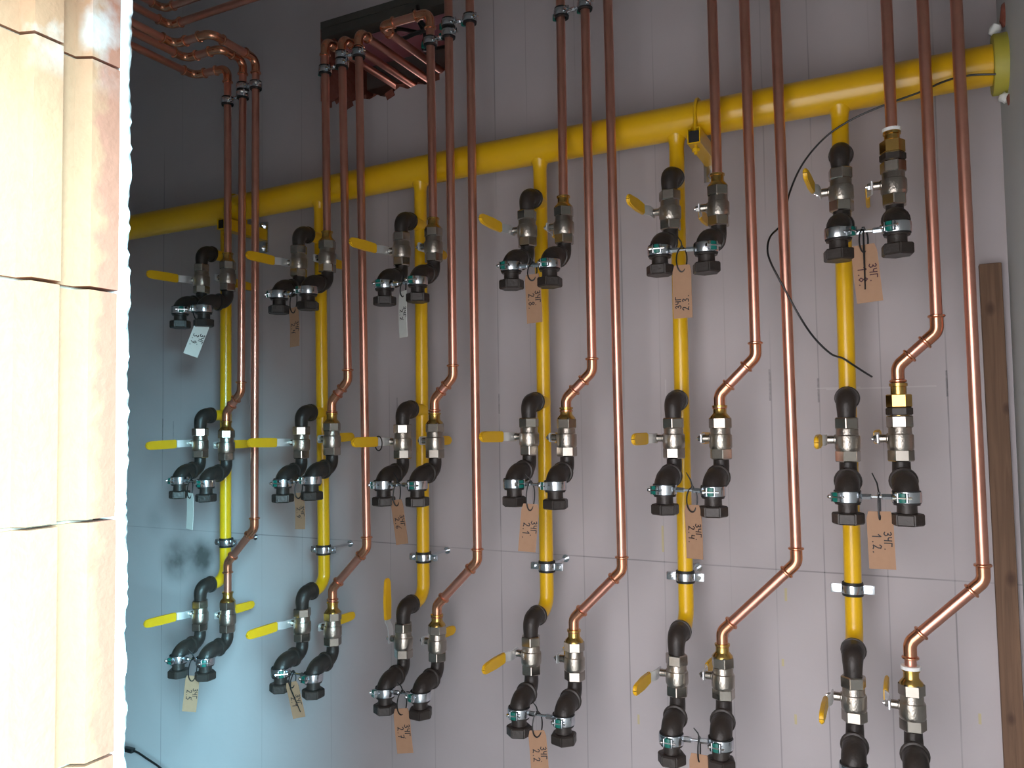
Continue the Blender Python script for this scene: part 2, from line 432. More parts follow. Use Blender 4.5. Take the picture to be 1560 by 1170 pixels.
# ------------------------------------------------------------------ yellow manifold
D1, D2 = .101, .085
RX = [(-1.932, -1.927), (-1.527, -1.515), (-1.148, -1.149), (-.759, -.758), (-.379, -.385), (.004, -.005)]   # riser x at top / bottom
LV = [[(-1.935, .53), (-1.938, -.006), (-1.935, -.557)], [(-1.524, .545), (-1.515, -.005), (-1.513, -.545)], [(-1.148, .54), (-1.149, -.003), (-1.152, -.552)],
      [(-.753, .55), (-.757, .009), (-.761, -.547)], [(-.373, .548), (-.378, .003), (-.384, -.549)], [(.007, .542), (.002, -.002), (-.003, -.551)]]
RV = [[(-1.818, .527), (-1.822, -.013), (-1.815, -.55)], [(-1.414, .548), (-1.399, .005), (-1.399, -.545)], [(-1.041, .54), (-1.043, -.001), (-1.042, -.547)],
      [(-.649, .546), (-.652, .006), (-.642, -.547)], [(-.259, .543), (-.268, .002), (-.277, -.542)], [(.111, .541), (.105, 0), (.108, -.552)]]
LN = [[(-1.934, .375), (-1.933, -.166), (-1.934, -.721)], [(-1.523, .391), (-1.51, -.155), (-1.519, -.709)], [(-1.146, .379), (-1.154, -.158), (-1.154, -.709)],
      [(-.759, .39), (-.76, -.148), (-.756, -.706)], [(-.377, .386), (-.379, -.155), (-.377, -.7)], [(.004, .382), (.004, -.159), (-.002, -.708)]]
RN = [[(-1.832, .37), (-1.818, -.169), (-1.818, -.714)], [(-1.414, .386), (-1.402, -.152), (-1.399, -.701)], [(-1.039, .374), (-1.046, -.159), (-1.042, -.705)],
      [(-.654, .384), (-.649, -.155), (-.638, -.709)], [(-.271, .379), (-.27, -.158), (-.268, -.697)], [(.114, .378), (.113, -.157), (.112, -.708)]]
RISER_R = .0186
ELB = .090      # outlet elbow centre above the valve centre
man = thing('gas_manifold', 'yellow painted gas header pipe with six welded risers', 'manifold', (0, 0, .79))
hz = lambda x: .797 - .0 if x > -1 else .797 - .016 * min(1, (-1 - x) / .9)
bm = bmesh.new()
hp = [(x, 0, hz(x) - .79) for x in (-3.28, -2.6, -2.3, -1.95, -1.5, -1.0, -.5, 0, .34)]
sweep(bm, hp, .0432, 32)
put('header_pipe', finish('header_pipe', bm, YEL), man)
for k in range(6):
    x0, x1 = RX[k]; zb = LV[k][2][1] + ELB
    xz = lambda z: x1 + (x0 - x1) * (z - zb) / (.79 - zb)
    bm = bmesh.new()
    xv = LV[k][2][0]
    pts, _ = fillet([(x0, 0, 0), (x1 * .5 + xv * .5, 0, zb - .79), (xv, -.068, zb - .79)], .045, 10)
    sweep(bm, pts, RISER_R, 20)
    r = put('riser', finish('riser', bm, YEL), man)
    bm = bmesh.new(); lathe(bm, [(RISER_R, -.062), (RISER_R + .0015, -.048), (RISER_R + .006, -.040), (RISER_R + .008, -.034)], 20, Matrix.Translation((x0, 0, hz(x0) - .79)), False)
    put('weld_bead', finish('weld_bead', bm, YEL), r)
    for j in (0, 1):
        z = LV[k][j][1] + ELB; x = xz(z)
        bm = bmesh.new(); sweep(bm, [(x, 0, z - .79), (x * .8 + LV[k][j][0] * .2, -.012, z - .79), (x * .7 + LV[k][j][0] * .3, -.02, z - .79), (LV[k][j][0], -.072, z - .79)], [.0195, .0195, .0172, .0172], 18)
        put('outlet_stub', finish('outlet_stub', bm, YEL), r)

ROWS = ['top', 'middle', 'bottom']
ORD = ['first', 'second', 'third', 'fourth', 'fifth', 'sixth']
where = lambda k, r: f'{ROWS[r]} row, {ORD[k]} riser from brick jamb'

# ------------------------------------------------------------------ prototypes (mesh data shared by every copy)
bm = bmesh.new()
pts, _ = fillet([(0, .040, 0), (0, 0, 0), (0, 0, -.048)], .026, 8)
n = len(pts)
rad = [.0245] * n
for i, p in enumerate(pts):
    t = i / (n - 1); rad[i] = .0245 - .0055 * t
rad[0] = .0245; rad[-1] = .0178
sweep(bm, pts, rad, 22)
ME_ELBOW = finish('outlet_elbow', bm, BLK)
bm = bmesh.new(); mtx = Matrix.Translation((0, .042, 0)) @ along((0, 1, 0))
lathe(bm, [(.0235, -.006), (.0262, -.005), (.0268, 0), (.0262, .004), (.0225, .005)], 22, mtx)
ME_ELBEAD = finish('bead', bm, BLK)

bm = bmesh.new()
lathe(bm, [(.0205, -.026), (.0236, -.0245), (.0256, -.020), (.0260, -.017), (.0260, .006), (.0253, .0085), (.0232, .010), (.0226, .012), (.0226, .021), (.0210, .026)], 28)
ME_VBODY = finish('body', bm, NICM)
bm = bmesh.new(); hexnut(bm, .0262, .0225, .048, .0025)
bmesh.ops.bevel(bm, geom=[e for e in bm.edges if abs(e.verts[0].co.z - e.verts[1].co.z) > .01], offset=.0012, segments=1, affect='EDGES')
ME_VHEX = finish('end_hexagon', bm, NIC, 20)
bm = bmesh.new(); mtx = Matrix.Translation((0, 0, 0)) @ along((-1, 0, 0))
lathe(bm, [(.0115, .018), (.0115, .025), (.0092, .027), (.0092, .0395)], 18, mtx)
ME_STEM = finish('stem', bm, NIC, 25)
bm = bmesh.new(); mtx = along((-1, 0, 0))
hexnut(bm, .0075, .0445, .0515, .001, mtx); lathe(bm, [(.0035, .05), (.0035, .055)], 10, mtx)
ME_LNUT = finish('lever_nut', bm, CHR, 25)
# lever: flat steel strip, cranked, with yellow sleeve (points to -y)
bm = bmesh.new()


def strip(bm, pts, w, t, round_end=False):
    """flat bar in the y direction: pts = (x, y, halfwidth)"""
    rings = []
    for x, y, hw in pts:
        rings.append([bm.verts.new(v) for v in ((x - t / 2, y, -hw), (x + t / 2, y, -hw), (x + t / 2, y, hw), (x - t / 2, y, hw))])
    for a, b2 in zip(rings, rings[1:]):
        for k in range(4): bm.faces.new((a[k], a[(k + 1) % 4], b2[(k + 1) % 4], b2[k]))
    bm.faces.new(rings[0]); bm.faces.new(rings[-1])


strip(bm, [(-.0425, .013, .009), (-.0425, .008, .0115), (-.0425, -.022, .0115), (-.0445, -.032, .0115), (-.052, -.046, .0115), (-.052, -.12, .0105)], 0, .0028)
ME_LEVER = finish('lever', bm, GLV, 25)
bm = bmesh.new()
pr = [(-.0515, -.052, .0125), (-.0520, -.054, .0138), (-.0525, -.10, .0138), (-.0525, -.148, .0132), (-.0525, -.157, .0118), (-.0525, -.163, .0085), (-.0525, -.1655, .004)]
strip(bm, pr, 0, .0085)
bmesh.ops.bevel(bm, geom=[e for e in bm.edges if abs(e.verts[0].co.y - e.verts[1].co.y) > .0005], offset=.0022, segments=2, affect='EDGES')
ME_SLEEVE = finish('grip_sleeve', bm, LEV, 40)

# swan neck: two elbows and a union nut, origin at the valve centre
pa, _ = fillet([(0, 0, -.044), (0, 0, -.088), (0, -.045, -.088)], .030, 8)
bm = bmesh.new(); n = len(pa); sweep(bm, pa, [.0176 + .0024 * (i / (n - 1)) for i in range(n)], 22)
ME_SW1 = finish('upper_elbow', bm, BLK)
bm = bmesh.new(); lathe(bm, [(.0215, -.006), (.0270, -.005), (.0284, 0), (.0272, .004), (.0235, .006)], 22, Matrix.Translation((0, -.034, -.0865)) @ along((0, -1, 0)))
ME_SWB = finish('bead', bm, BLK)
pb, _ = fillet([(0, -.036, -.087), (0, -.085, -.088), (0, -.085, -.130)], .034, 8)
bm = bmesh.new(); n = len(pb); sweep(bm, pb, [.0240 + .0006 * (i / (n - 1)) for i in range(n)], 22)
ME_SW2 = finish('lower_elbow', bm, BLK)
bm = bmesh.new(); lathe(bm, [(.0195, -.150), (.0188, -.140), (.0188, -.128)], 22, Matrix.Translation((0, -.085, 0)))
ME_NIP = finish('nipple', bm, BLK)
bm = bmesh.new(); lathe(bm, [(.023, -.1700), (.0285, -.1705), (.0325, -.1675), (.0325, -.1495), (.029, -.1465), (.0195, -.1455)], 6, Matrix.Translation((0, -.085, 0)))
bmesh.ops.bevel(bm, geom=[e for e in bm.edges if abs(e.verts[0].co.z - e.verts[1].co.z) > .01], offset=.0025, segments=2, affect='EDGES')
ME_NUT = finish('union_nut', bm, BLK, 28)


def valve(x, z, label, ang, hexphase, tilt=0, group='ball valves on the meter outlets'):
    """ang: lever turn about the stem, 0 = towards the viewer"""
    t = thing('ball_valve', label, 'valve', (x, -D1, z), (0, 0, tilt), group)
    put('body', ME_VBODY, t)
    put('end_hexagon', ME_VHEX, t, rot=(0, 0, hexphase))
    put('end_hexagon', ME_VHEX, t, rot=(PI, 0, hexphase + random.uniform(-.5, .5)))
    put('stem', ME_STEM, t)
    lv = put('lever', ME_LEVER, t, rot=(ang, 0, 0))
    put('lever_nut', ME_LNUT, lv)
    put('grip_sleeve', ME_SLEEVE, lv, label='yellow vinyl grip')
    return t


def swan(x, z, nx, nz, label, ph):
    yaw = math.atan2(nx - x, D2)
    t = thing('swan_neck', label, 'pipe fitting', (x, -D1, z), (0, 0, yaw), 'black offset fittings under the valves')
    s = (nz - z) / -.158
    put('upper_elbow', ME_SW1, t); put('lower_elbow', ME_SW2, t)
    b_ = put('bead', ME_SWB, t)
    put('nipple', ME_NIP, t)
    nu = put('union_nut', ME_NUT, t, loc=(0, 0, 0))
    # turn each nut a little about its own axis
    nu.matrix_local = Matrix.Translation((0, -.085, 0)) @ Matrix.Rotation(ph, 4, 'Z') @ Matrix.Translation((0, .085, 0))
    return t


LEVER_L = {(2, 2): -PI / 2}
for k in range(6):
    for r in range(3):
        x, z = LV[k][r]
        e = thing('outlet_elbow', f'black iron elbow above left valve, {where(k, r)}', 'pipe fitting', (x, -D1, z + ELB), (0, 0, 0), 'outlet elbows on the risers')
        put('elbow_body', ME_ELBOW, e); put('bead', ME_ELBEAD, e)
        up = ' with raised lever' if (k, r) in LEVER_L else ''
        valve(x, z, f'left-hand nickel ball valve{up}, {where(k, r)}', LEVER_L.get((k, r), random.uniform(-.03, .03)), random.uniform(0, PI / 3), random.uniform(-.04, .04))
        swan(x, z, *LN[k][r], f'black swan-neck fitting under left valve, {where(k, r)}', random.uniform(0, PI / 3))
        x, z = RV[k][r]
        valve(x, z, f'right-hand nickel ball valve under copper pipe, {where(k, r)}', PI + random.uniform(-.06, .06), random.uniform(0, PI / 3), random.uniform(-.05, .05))
        swan(x, z, *RN[k][r], f'black swan-neck fitting under right valve, {where(k, r)}', random.uniform(0, PI / 3))

# ------------------------------------------------------------------ copper pipes
CR = .0117


def copper(label, pts, brass=None, group='copper pipes'):
    """pts world; brass = dict(z of valve top, big union?)"""
    o = Vector(pts[-1]); t = thing('copper_pipe', label, 'pipe', o, group=group)
    P = [Vector(p) - o for p in pts]
    path, arcs = fillet(P, .026, 8)
    bm = bmesh.new(); sweep(bm, path, CR, 18); put('tube', finish('tube', bm, COP), t)
    for (a, b2, d1, d2) in arcs:
        sock = .021
        seg = [path[a] - d1 * sock] + path[a:b2 + 1] + [path[b2] + d2 * sock]
        bm = bmesh.new(); sweep(bm, seg, CR + .0014, 18)
        f = put('elbow', finish('elbow', bm, FIT), t)
        for c, d in ((seg[0], d1), (seg[-1], -d2)):
            bm = bmesh.new(); lathe(bm, [(CR + .0005, -.0042), (CR + .0034, -.0038), (CR + .0052, -.0022), (CR + .0052, .0004), (CR + .0030, .0022), (CR + .0012, .003)], 18, Matrix.Translation(c + d * .002) @ along(d))
            put('press_collar', finish('press_collar', bm, FIT), f)
    if brass:
        zt = 0
        bm = bmesh.new()
        L = brass['len']
        m = Matrix.Translation((0, 0, 0))
        if not brass.get('big'):
            lathe(bm, [(.0235, -.001), (.0222, .003), (.0168, .009), (.0150, .012), (.0150, L - .006), (.0172, L - .005), (.0172, L - .001), (.0125, L)], 22)
        else:
            lathe(bm, [(.0155, .044), (.0155, L - .008), (.0178, L - .007), (.0178, L - .001), (.0125, L)], 22)
        u = put('brass_union', finish('brass_union', bm, BRS), t)
        if brass.get('big'):
            bm = bmesh.new(); lathe(bm, [(.0190, -.001), (.0190, .004)], 22); put('union_tail', finish('union_tail', bm, BRS), u)
            bm = bmesh.new(); hexnut(bm, .0250, .018, .046, .002)
            put('union_hexagon', finish('union_hexagon', bm, BRS, 20), u)
            bm = bmesh.new(); hexnut(bm, .0262, .002, .018, .002)
            put('locking_ring', finish('locking_ring', bm, BLK, 20), u)
        if brass.get('white'):
            bm = bmesh.new(); lathe(bm, [(.0125, L - .001), (.0190, L - .001), (.0190, L + .006), (.0125, L + .006)], 20)
            put('white_gasket', finish('white_gasket', bm, PLA), u)
    return t


YP = -D1
VT = .047    # valve top above its centre
P1T = [-1.821, -1.420, -1.045, -.645, -.262, .108]
P2 = [((-1.754), -1.760, .186), (-1.356, -1.339, .207), (-.985, -.983, .204), (-.580, -.580, .202), (-.189, -.184, .219), (.176, .181, .253)]
P3 = [(-1.699, -1.703, -.238), (-1.294, -1.275, -.275), (-.917, -.914, -.288), (-.522, -.513, -.284), (-.124, -.110, -.240), (.237, .245, -.253)]
TOPZ = 1.94
for k in range(6):
    xv, zv = RV[k][0]; xt = P1T[k]
    big = k == 5
    base = (xv, YP, zv + VT)
    if k == 0:
        top = [(-1.960, -1.38, 1.211), (-1.957, -.115, 1.211), (xt, -.101, 1.211)]
    elif k == 1:
        top = [(xt, .44, 1.212), (xt, YP, 1.210)]
    elif k == 2:
        top = [(-1.215, .44, 1.208), (-1.215, YP, 1.204), (xt, YP, 1.204)]
    else:
        top = [(xt, YP, TOPZ)]
    copper(f'copper pipe dropping straight into top right valve, {ORD[k]} riser from brick jamb', top + [base], dict(len=.030 if not big else .066, big=big, white=big), 'copper pipes to the top row')
    # pipe to the middle row
    xv, zv = RV[k][1]; xt, xb, zc = P2[k]; big = k == 5
    zA = zc - .032; dx = xb - xv; zB = max(zA - dx, zv + (.152 if big else .098))
    base = (xv, YP, zv + VT)
    if k == 0: top = [(-1.902, -1.38, 1.223), (-1.903, -.195, 1.223), (xt - .002, -.192, 1.223), (xt, YP, 1.223)]
    elif k == 1: top = [(xt, .44, 1.206), (xt, YP, 1.203)]
    else: top = [(xt, YP, TOPZ)]
    copper(f'copper pipe with short offset above middle right valve, {ORD[k]} riser from brick jamb', top + [(xb, YP, zA), (xv, YP, zB), base], dict(len=.030 if not big else .070, big=big), 'copper pipes to the middle row')
    # pipe to the bottom row
    xv, zv = RV[k][2]; xt, xb, zc = P3[k]
    zA = zc - .032; dx = xb - xv; zB = max(zA - dx, zv + .100)
    base = (xv, YP, zv + VT)
    if k == 0: top = [(-1.844, -1.38, 1.215), (-1.843, -.290, 1.215), (xt + .004, -.288, 1.215), (xt, YP, 1.215)]
    elif k == 1: top = [(xt, .44, 1.212), (xt, YP, 1.208)]
    else: top = [(xt, YP, TOPZ)]
    copper(f'copper pipe with long offset above bottom right valve, {ORD[k]} riser from brick jamb', top + [(xb, YP, zA), (xv, YP, zB), base], dict(len=.030, white=k == 5), 'copper pipes to the bottom row')
copper('upper copper pipe running along the wall and turning forward, top left corner', [(-1.1, -.206, TOPZ), (-1.1, -.206, 1.34), (-1.963, -.206, 1.34), (-1.963, -1.38, 1.34)], group='copper pipes in the top left corner')
copper('topmost copper pipe turning forward at the very top left corner', [(-1.3, -.145, TOPZ), (-1.3, -.145, 1.45), (-2.068, -.145, 1.45), (-2.068, -1.38, 1.45)], group='copper pipes in the top left corner')

# ------------------------------------------------------------------ pipe clips near the top
bm = bmesh.new()
lathe(bm, [(.0160, -.0085), (.0198, -.0085), (.0204, -.0065), (.0204, .0065), (.0198, .0085), (.0160, .0085)], 22, cap=False)
ME_CRING = finish('ring', bm, ZNC)
bm = bmesh.new(); lathe(bm, [(.0118, -.0135), (.0185, -.013), (.0190, -.009), (.0172, -.007), (.0172, .007), (.0190, .009), (.0185, .013), (.0118, .0135)], 22, cap=False)
ME_CRUB = finish('rubber_liner', bm, RUB)
bm = bmesh.new(); box(bm, (.0255, 0, 0), (.014, .004, .015), bev=.001)
ME_CEAR = finish('clip_ear', bm, ZNC)
bm = bmesh.new(); lathe(bm, [(.0046, -.010), (.0046, -.005), (.0026, -.005), (.0026, .010)], 10, Matrix.Translation((.027, 0, 0)) @ along((0, 1, 0)))
ME_CSCR = finish('screw', bm, CHR)
bm = bmesh.new(); box(bm, (-.0245, -.003, 0), (.013, .012, .018), bev=.002)
ME_CTEA = finish('teal_catch', bm, TEA)
clipz = [[1.101, 1.109, 1.134, 1.128], [1.117, 1.124, 1.147, 1.141], [1.118, 1.127, 1.156, 1.152], [1.101, 1.106, 1.142, 1.140]]
for k in range(4):
    xs = (P1T[k], P2[k][0], P3[k][0])
    for i in range(2):
        A = Vector((xs[i], YP, clipz[k][2 * i])); B = Vector((xs[i + 1], YP, clipz[k][2 * i + 1])); mid = (A + B) / 2
        which = ('lower twin clip linking left and middle', 'upper twin clip linking middle and right')[i]
        t = thing('pipe_clip', f'{which} copper pipes, {ORD[k]} trio from brick jamb', 'pipe clip', mid, (0, 0, 0), 'clips at the top of the copper pipes')
        for j, c in ((0, A), (1, B)):
            az = -.5 + random.uniform(-.25, .25)
            g = put('ring', ME_CRING, t, c - mid, (0, 0, az + (PI if j else 0) * 0))
            put('rubber_liner', ME_CRUB, g); put('clip_ear', ME_CEAR, g); put('screw', ME_CSCR, g); put('teal_catch', ME_CTEA, g)
        d = (B - A).normalized(); h = (B - A).length / 2; mtx = along(d)
        bm = bmesh.new(); lathe(bm, [(.0034, -h + .019), (.0034, h - .019)], 10, mtx); put('link_rod', finish('link_rod', bm, ZNC), t)
        bm = bmesh.new(); hexnut(bm, .0062, -.006, .006, .001, mtx); put('link_nut', finish('link_nut', bm, ZNC, 20), t)

# ------------------------------------------------------------------ paired clamps holding the swan necks
bm = bmesh.new(); lathe(bm, [(.0245, -.0105), (.0272, -.0105), (.0278, -.008), (.0278, .008), (.0272, .0105), (.0245, .0105)], 28, cap=False)
ME_KRING = finish('clamp_ring', bm, ZNC)
bm = bmesh.new(); lathe(bm, [(.0240, -.013), (.0262, -.0125), (.0262, .0125), (.0240, .013)], 28, cap=False)
ME_KRUB = finish('rubber_liner', bm, RUB)
bm = bmesh.new(); box(bm, (0, -.031, 0), (.012, .010, .019), bev=.0015)
ME_KTEA = finish('teal_catch', bm, TEA)
bm = bmesh.new(); box(bm, (.0085, -.030, 0), (.003, .013, .019), bev=.0008)
ME_KEAR = finish('flange', bm, ZNC)
bm = bmesh.new(); m4 = Matrix.Translation((0, -.034, 0)) @ along((1, 0, 0)); lathe(bm, [(.0045, -.017), (.0045, -.012), (.0025, -.012), (.0025, .018)], 10, m4)
ME_KBOL = finish('bolt', bm, CHR)
for k in range(6):
    for r in range(3):
        (lx, lz), (rx, rz) = LN[k][r], RN[k][r]
        # ring centres sit on the lower elbows of the two swan necks
        A = Vector((lx, -D1 - D2, LV[k][r][1] - .114)); B = Vector((rx, -D1 - D2, RV[k][r][1] - .114))
        mid = (A + B) / 2
        t = thing('twin_clamp', f'zinc twin clamp joining both swan necks, {where(k, r)}', 'clamp', mid, group='twin clamps under the valves')
        for j, c in ((0, A), (1, B)):
            az = random.uniform(-.5, .45) - .25 + (.9 if (k + r * 2 + j) % 5 == 0 else 0)
            g = put('clamp_ring', ME_KRING, t, c - mid, (0, 0, az))
            put('rubber_liner', ME_KRUB, g); put('teal_catch', ME_KTEA, g); put('flange', ME_KEAR, g); put('flange', ME_KEAR, g, loc=(-.017, 0, 0)); put('bolt', ME_KBOL, g)
        d = (B - A).normalized(); h = (B - A).length / 2
        bm = bmesh.new()
        mtx = along(d)
        lathe(bm, [(.0032, -h + .026), (.0032, h - .026)], 10, mtx)
        put('tie_rod', finish('tie_rod', bm, ZNC), t)
        for s in (-1, 1):
            bm = bmesh.new(); hexnut(bm, .0062, s * (h - .036) - .009, s * (h - .036) + .009, .001, mtx)
            put('rod_socket', finish('rod_socket', bm, ZNC, 20), t)

# ------------------------------------------------------------------ riser clamps
for k in range(6):
    z = -.340; x = RX[k][1] + (RX[k][0] - RX[k][1]) * .1
    t = thing('riser_clamp', f'steel clamp with black rubber around the {ORD[k]} yellow riser from brick jamb', 'clamp', (x, 0, z), group='clamps on the yellow risers')
    bm = bmesh.new(); lathe(bm, [(RISER_R + .001, -.009), (.0235, -.009), (.0240, -.007), (.0240, .007), (.0235, .009), (RISER_R + .001, .009)], 26, cap=False); put('clamp_band', finish('clamp_band', bm, ZNC), t)
    bm = bmesh.new(); lathe(bm, [(RISER_R - .0002, -.0155), (.0222, -.0150), (.0228, -.011), (.0228, .011), (.0222, .0150), (RISER_R - .0002, .0155)], 26, cap=False); put('rubber_liner', finish('rubber_liner', bm, RUB), t)
    for s in (-1, 1):
        bm = bmesh.new(); box(bm, (s * .033, -.003, 0), (.026, .003, .019), bev=.0008); box(bm, (s * .033, .003, 0), (.026, .003, .019), bev=.0008)
        e = put('clamp_ear', finish('clamp_ear', bm, ZNC), t)
        bm = bmesh.new(); lathe(bm, [(.0052, -.012), (.0052, -.0048), (.0028, -.0048), (.0028, .012)], 10, Matrix.Translation((s * .036, 0, 0)) @ along((0, 1, 0)))
        put('bolt', finish('bolt', bm, CHR), e)
    bm = bmesh.new(); lathe(bm, [(.0070, .022), (.0070, .040), (.0040, .040), (.0040, YW - .004), (.0105, YW - .004), (.0105, YW)], 14, along((0, 1, 0))); put('stud', finish('stud', bm, ZNC), t)

# ------------------------------------------------------------------ strut brackets under the header
for nm, x, zz in (('beside the first copper trio at the brick jamb', -1.888, .780), ('beside the fifth riser', -.320, .797)):
    zt = zz - .0432
    t = thing('strut_bracket', f'yellow painted strut bracket carrying the header, {nm}', 'bracket', (x, YW, zt - .02), group='strut brackets under the header')
    bm = bmesh.new()
    ln = .195; yc = -ln / 2 - .006
    box(bm, (-.0145, yc, 0), (.0025, ln, .038)); box(bm, (.0145, yc, 0), (.0025, ln, .038)); box(bm, (0, yc, -.018), (.029, ln, .0025))
    box(bm, (-.0105, yc, .0185), (.008, ln, .0025)); box(bm, (.0105, yc, .0185), (.008, ln, .0025))
    put('channel', finish('channel', bm, YEL, flat=True), t)
    bm = bmesh.new(); box(bm, (0, yc, -.002), (.023, ln - .004, .028)); put('channel_shade_fill', finish('channel_shade_fill', bm, RUB, flat=True), t, label='black fill standing in for shade inside the channel')  # solid black box paints the shade inside the open channel
    bm = bmesh.new(); box(bm, (0, -.004, -.008), (.042, .006, .108), bev=.001); pl = put('wall_plate', finish('wall_plate', bm, ZNC), t)
    for dz in (-.047, .033):
        bm = bmesh.new(); hexnut(bm, .0095, .006, .0135, .001, Matrix.Translation((0, 0, dz)) @ along((0, -1, 0))); lathe(bm, [(.004, .0135), (.004, .018)], 10, Matrix.Translation((0, 0, dz)) @ along((0, -1, 0)))
        put('plate_bolt', finish('plate_bolt', bm, CHR, 20), pl)
    bm = bmesh.new(); c = Vector((0, -YW, .0632))
    pts = [c + Vector((0, .0475, -.07))] + [c + Vector((0, .0475 * math.cos(a), .0475 * math.sin(a))) for a in [PI * i / 14 for i in range(15)]] + [c + Vector((0, -.0475, -.105))]
    sweep(bm, pts, .0042, 12); put('u_bolt', finish('u_bolt', bm, YEL), t)
    bm = bmesh.new(); hexnut(bm, .0095, -.057, -.049, .001, Matrix.Translation((0, -YW - .0475, .022)))
    put('u_bolt_nut', finish('u_bolt_nut', bm, YEL, 20), t)

# ------------------------------------------------------------------ tags and cable ties
GL = {'З': [[(.05, .88), (.3, 1), (.5, .85), (.42, .62), (.2, .53), (.5, .42), (.55, .18), (.3, 0), (0, .12)]],
      'Ч': [[(0, 1), (.04, .62), (.25, .5), (.5, .58)], [(.52, 1), (.48, 0)]],
      'Г': [[(.05, 0), (.06, 1), (.55, .96)]],
      '.': [[(.1, 0), (.18, .06)]],
      '1': [[(0, .7), (.28, 1), (.26, 0)]],
      '2': [[(.02, .8), (.2, 1), (.45, .9), (.42, .6), (.05, .05), (.3, .1), (.55, .02)]],
      '3': [[(.05, .9), (.3, 1), (.48, .82), (.2, .55), (.5, .35), (.4, .05), (.02, .05)]],
      '4': [[(.05, 1), (.0, .5), (.45, .5)], [(.42, .9), (.4, 0)]],
      '5': [[(.5, 1), (.1, .98), (.06, .6), (.35, .62), (.5, .35), (.35, .03), (0, .08)]],
      '6': [[(.45, 1), (.12, .6), (.05, .25), (.25, 0), (.48, .2), (.38, .45), (.08, .32)]],
      '7': [[(0, .95), (.5, 1), (.2, 0)], [(.1, .5), (.45, .52)]],
      '8': [[(.28, .52), (.05, .75), (.25, 1), (.48, .78), (.28, .52), (.02, .25), (.25, 0), (.52, .25), (.28, .52)]],
      '9': [[(.48, .7), (.25, .5), (.05, .72), (.25, 1), (.48, .8), (.42, .3), (.2, 0)]]}


def write(bm, text, ox, oz, size, ccw=False, wd=.0011):
    """handwriting turned a quarter: reads downwards (or upwards with ccw)"""
    adv = 0
    for ch in text:
        for st in GL.get(ch, []):
            P = []
            for (a, b2) in st:
                a = a * size * .95 + adv; b2 = b2 * size
                P.append(Vector((ox + b2, 0, oz - a)) if not ccw else Vector((ox - b2, 0, oz + a)))
            for p, s in zip(P, P[1:]):
                d = (s - p); L = d.length
                if L < 1e-6: continue
                d /= L; nrm = Vector((-d.z, 0, d.x)) * wd
                p2, s2 = p - d * wd * .5, s + d * wd * .5
                bm.faces.new([bm.verts.new(v) for v in (p2 + nrm, s2 + nrm, s2 - nrm, p2 - nrm)])
        adv += size * (.78 if ch != '.' else .5)


TAGS = {(0, 0): ('w', -1.830, .363, -1.881, .267, 48, 0, '3.9.', 0), (0, 1): ('w', -1.880, -.170, -1.885, -.270, 49, -65, '', 0),
        (0, 2): ('k', -1.867, -.726, -1.881, -.822, 48, -21, '2.5', 0), (1, 0): ('k', -1.463, .376, -1.457, .274, 42, -53, '2.4', 0),
        (1, 1): ('k', -1.445, -.158, -1.438, -.249, 42, -52, '2.9', 0), (1, 2): ('k', -1.470, -.693, -1.438, -.778, 42, -37, '2.1', 1),
        (2, 0): ('w', -1.081, .391, -1.081, .278, 34, -60, '2.2', 0), (2, 1): ('k', -1.107, -.168, -1.085, -.272, 35, -43, '2.6', 0),
        (2, 2): ('k', -1.097, -.713, -1.086, -.816, 35, -15, '2.7', 0), (3, 0): ('k', -.698, .399, -.693, .290, 25, -28, '2.8.', 0),
        (3, 1): ('k', -.714, -.166, -.725, -.270, 25, 0, '2.1.', 0), (3, 2): ('k', -.705, -.708, -.698, -.809, 25, -6, '2.2', 0),
        (4, 0): ('k', -.325, .384, -.325, .275, 14, -15, '2.3.', 2), (4, 1): ('k', -.315, -.155, -.312, -.262, 14, -34, '2.4.', 0),
        (4, 2): ('k', -.314, -.698, -.314, -.808, 14, -14, '', 0), (5, 0): ('k', .052, .387, .060, .280, 2, 0, '1.8.', 1),
        (5, 1): ('k', .063, -.156, .065, -.259, 2, 0, '1.2.', 0)}
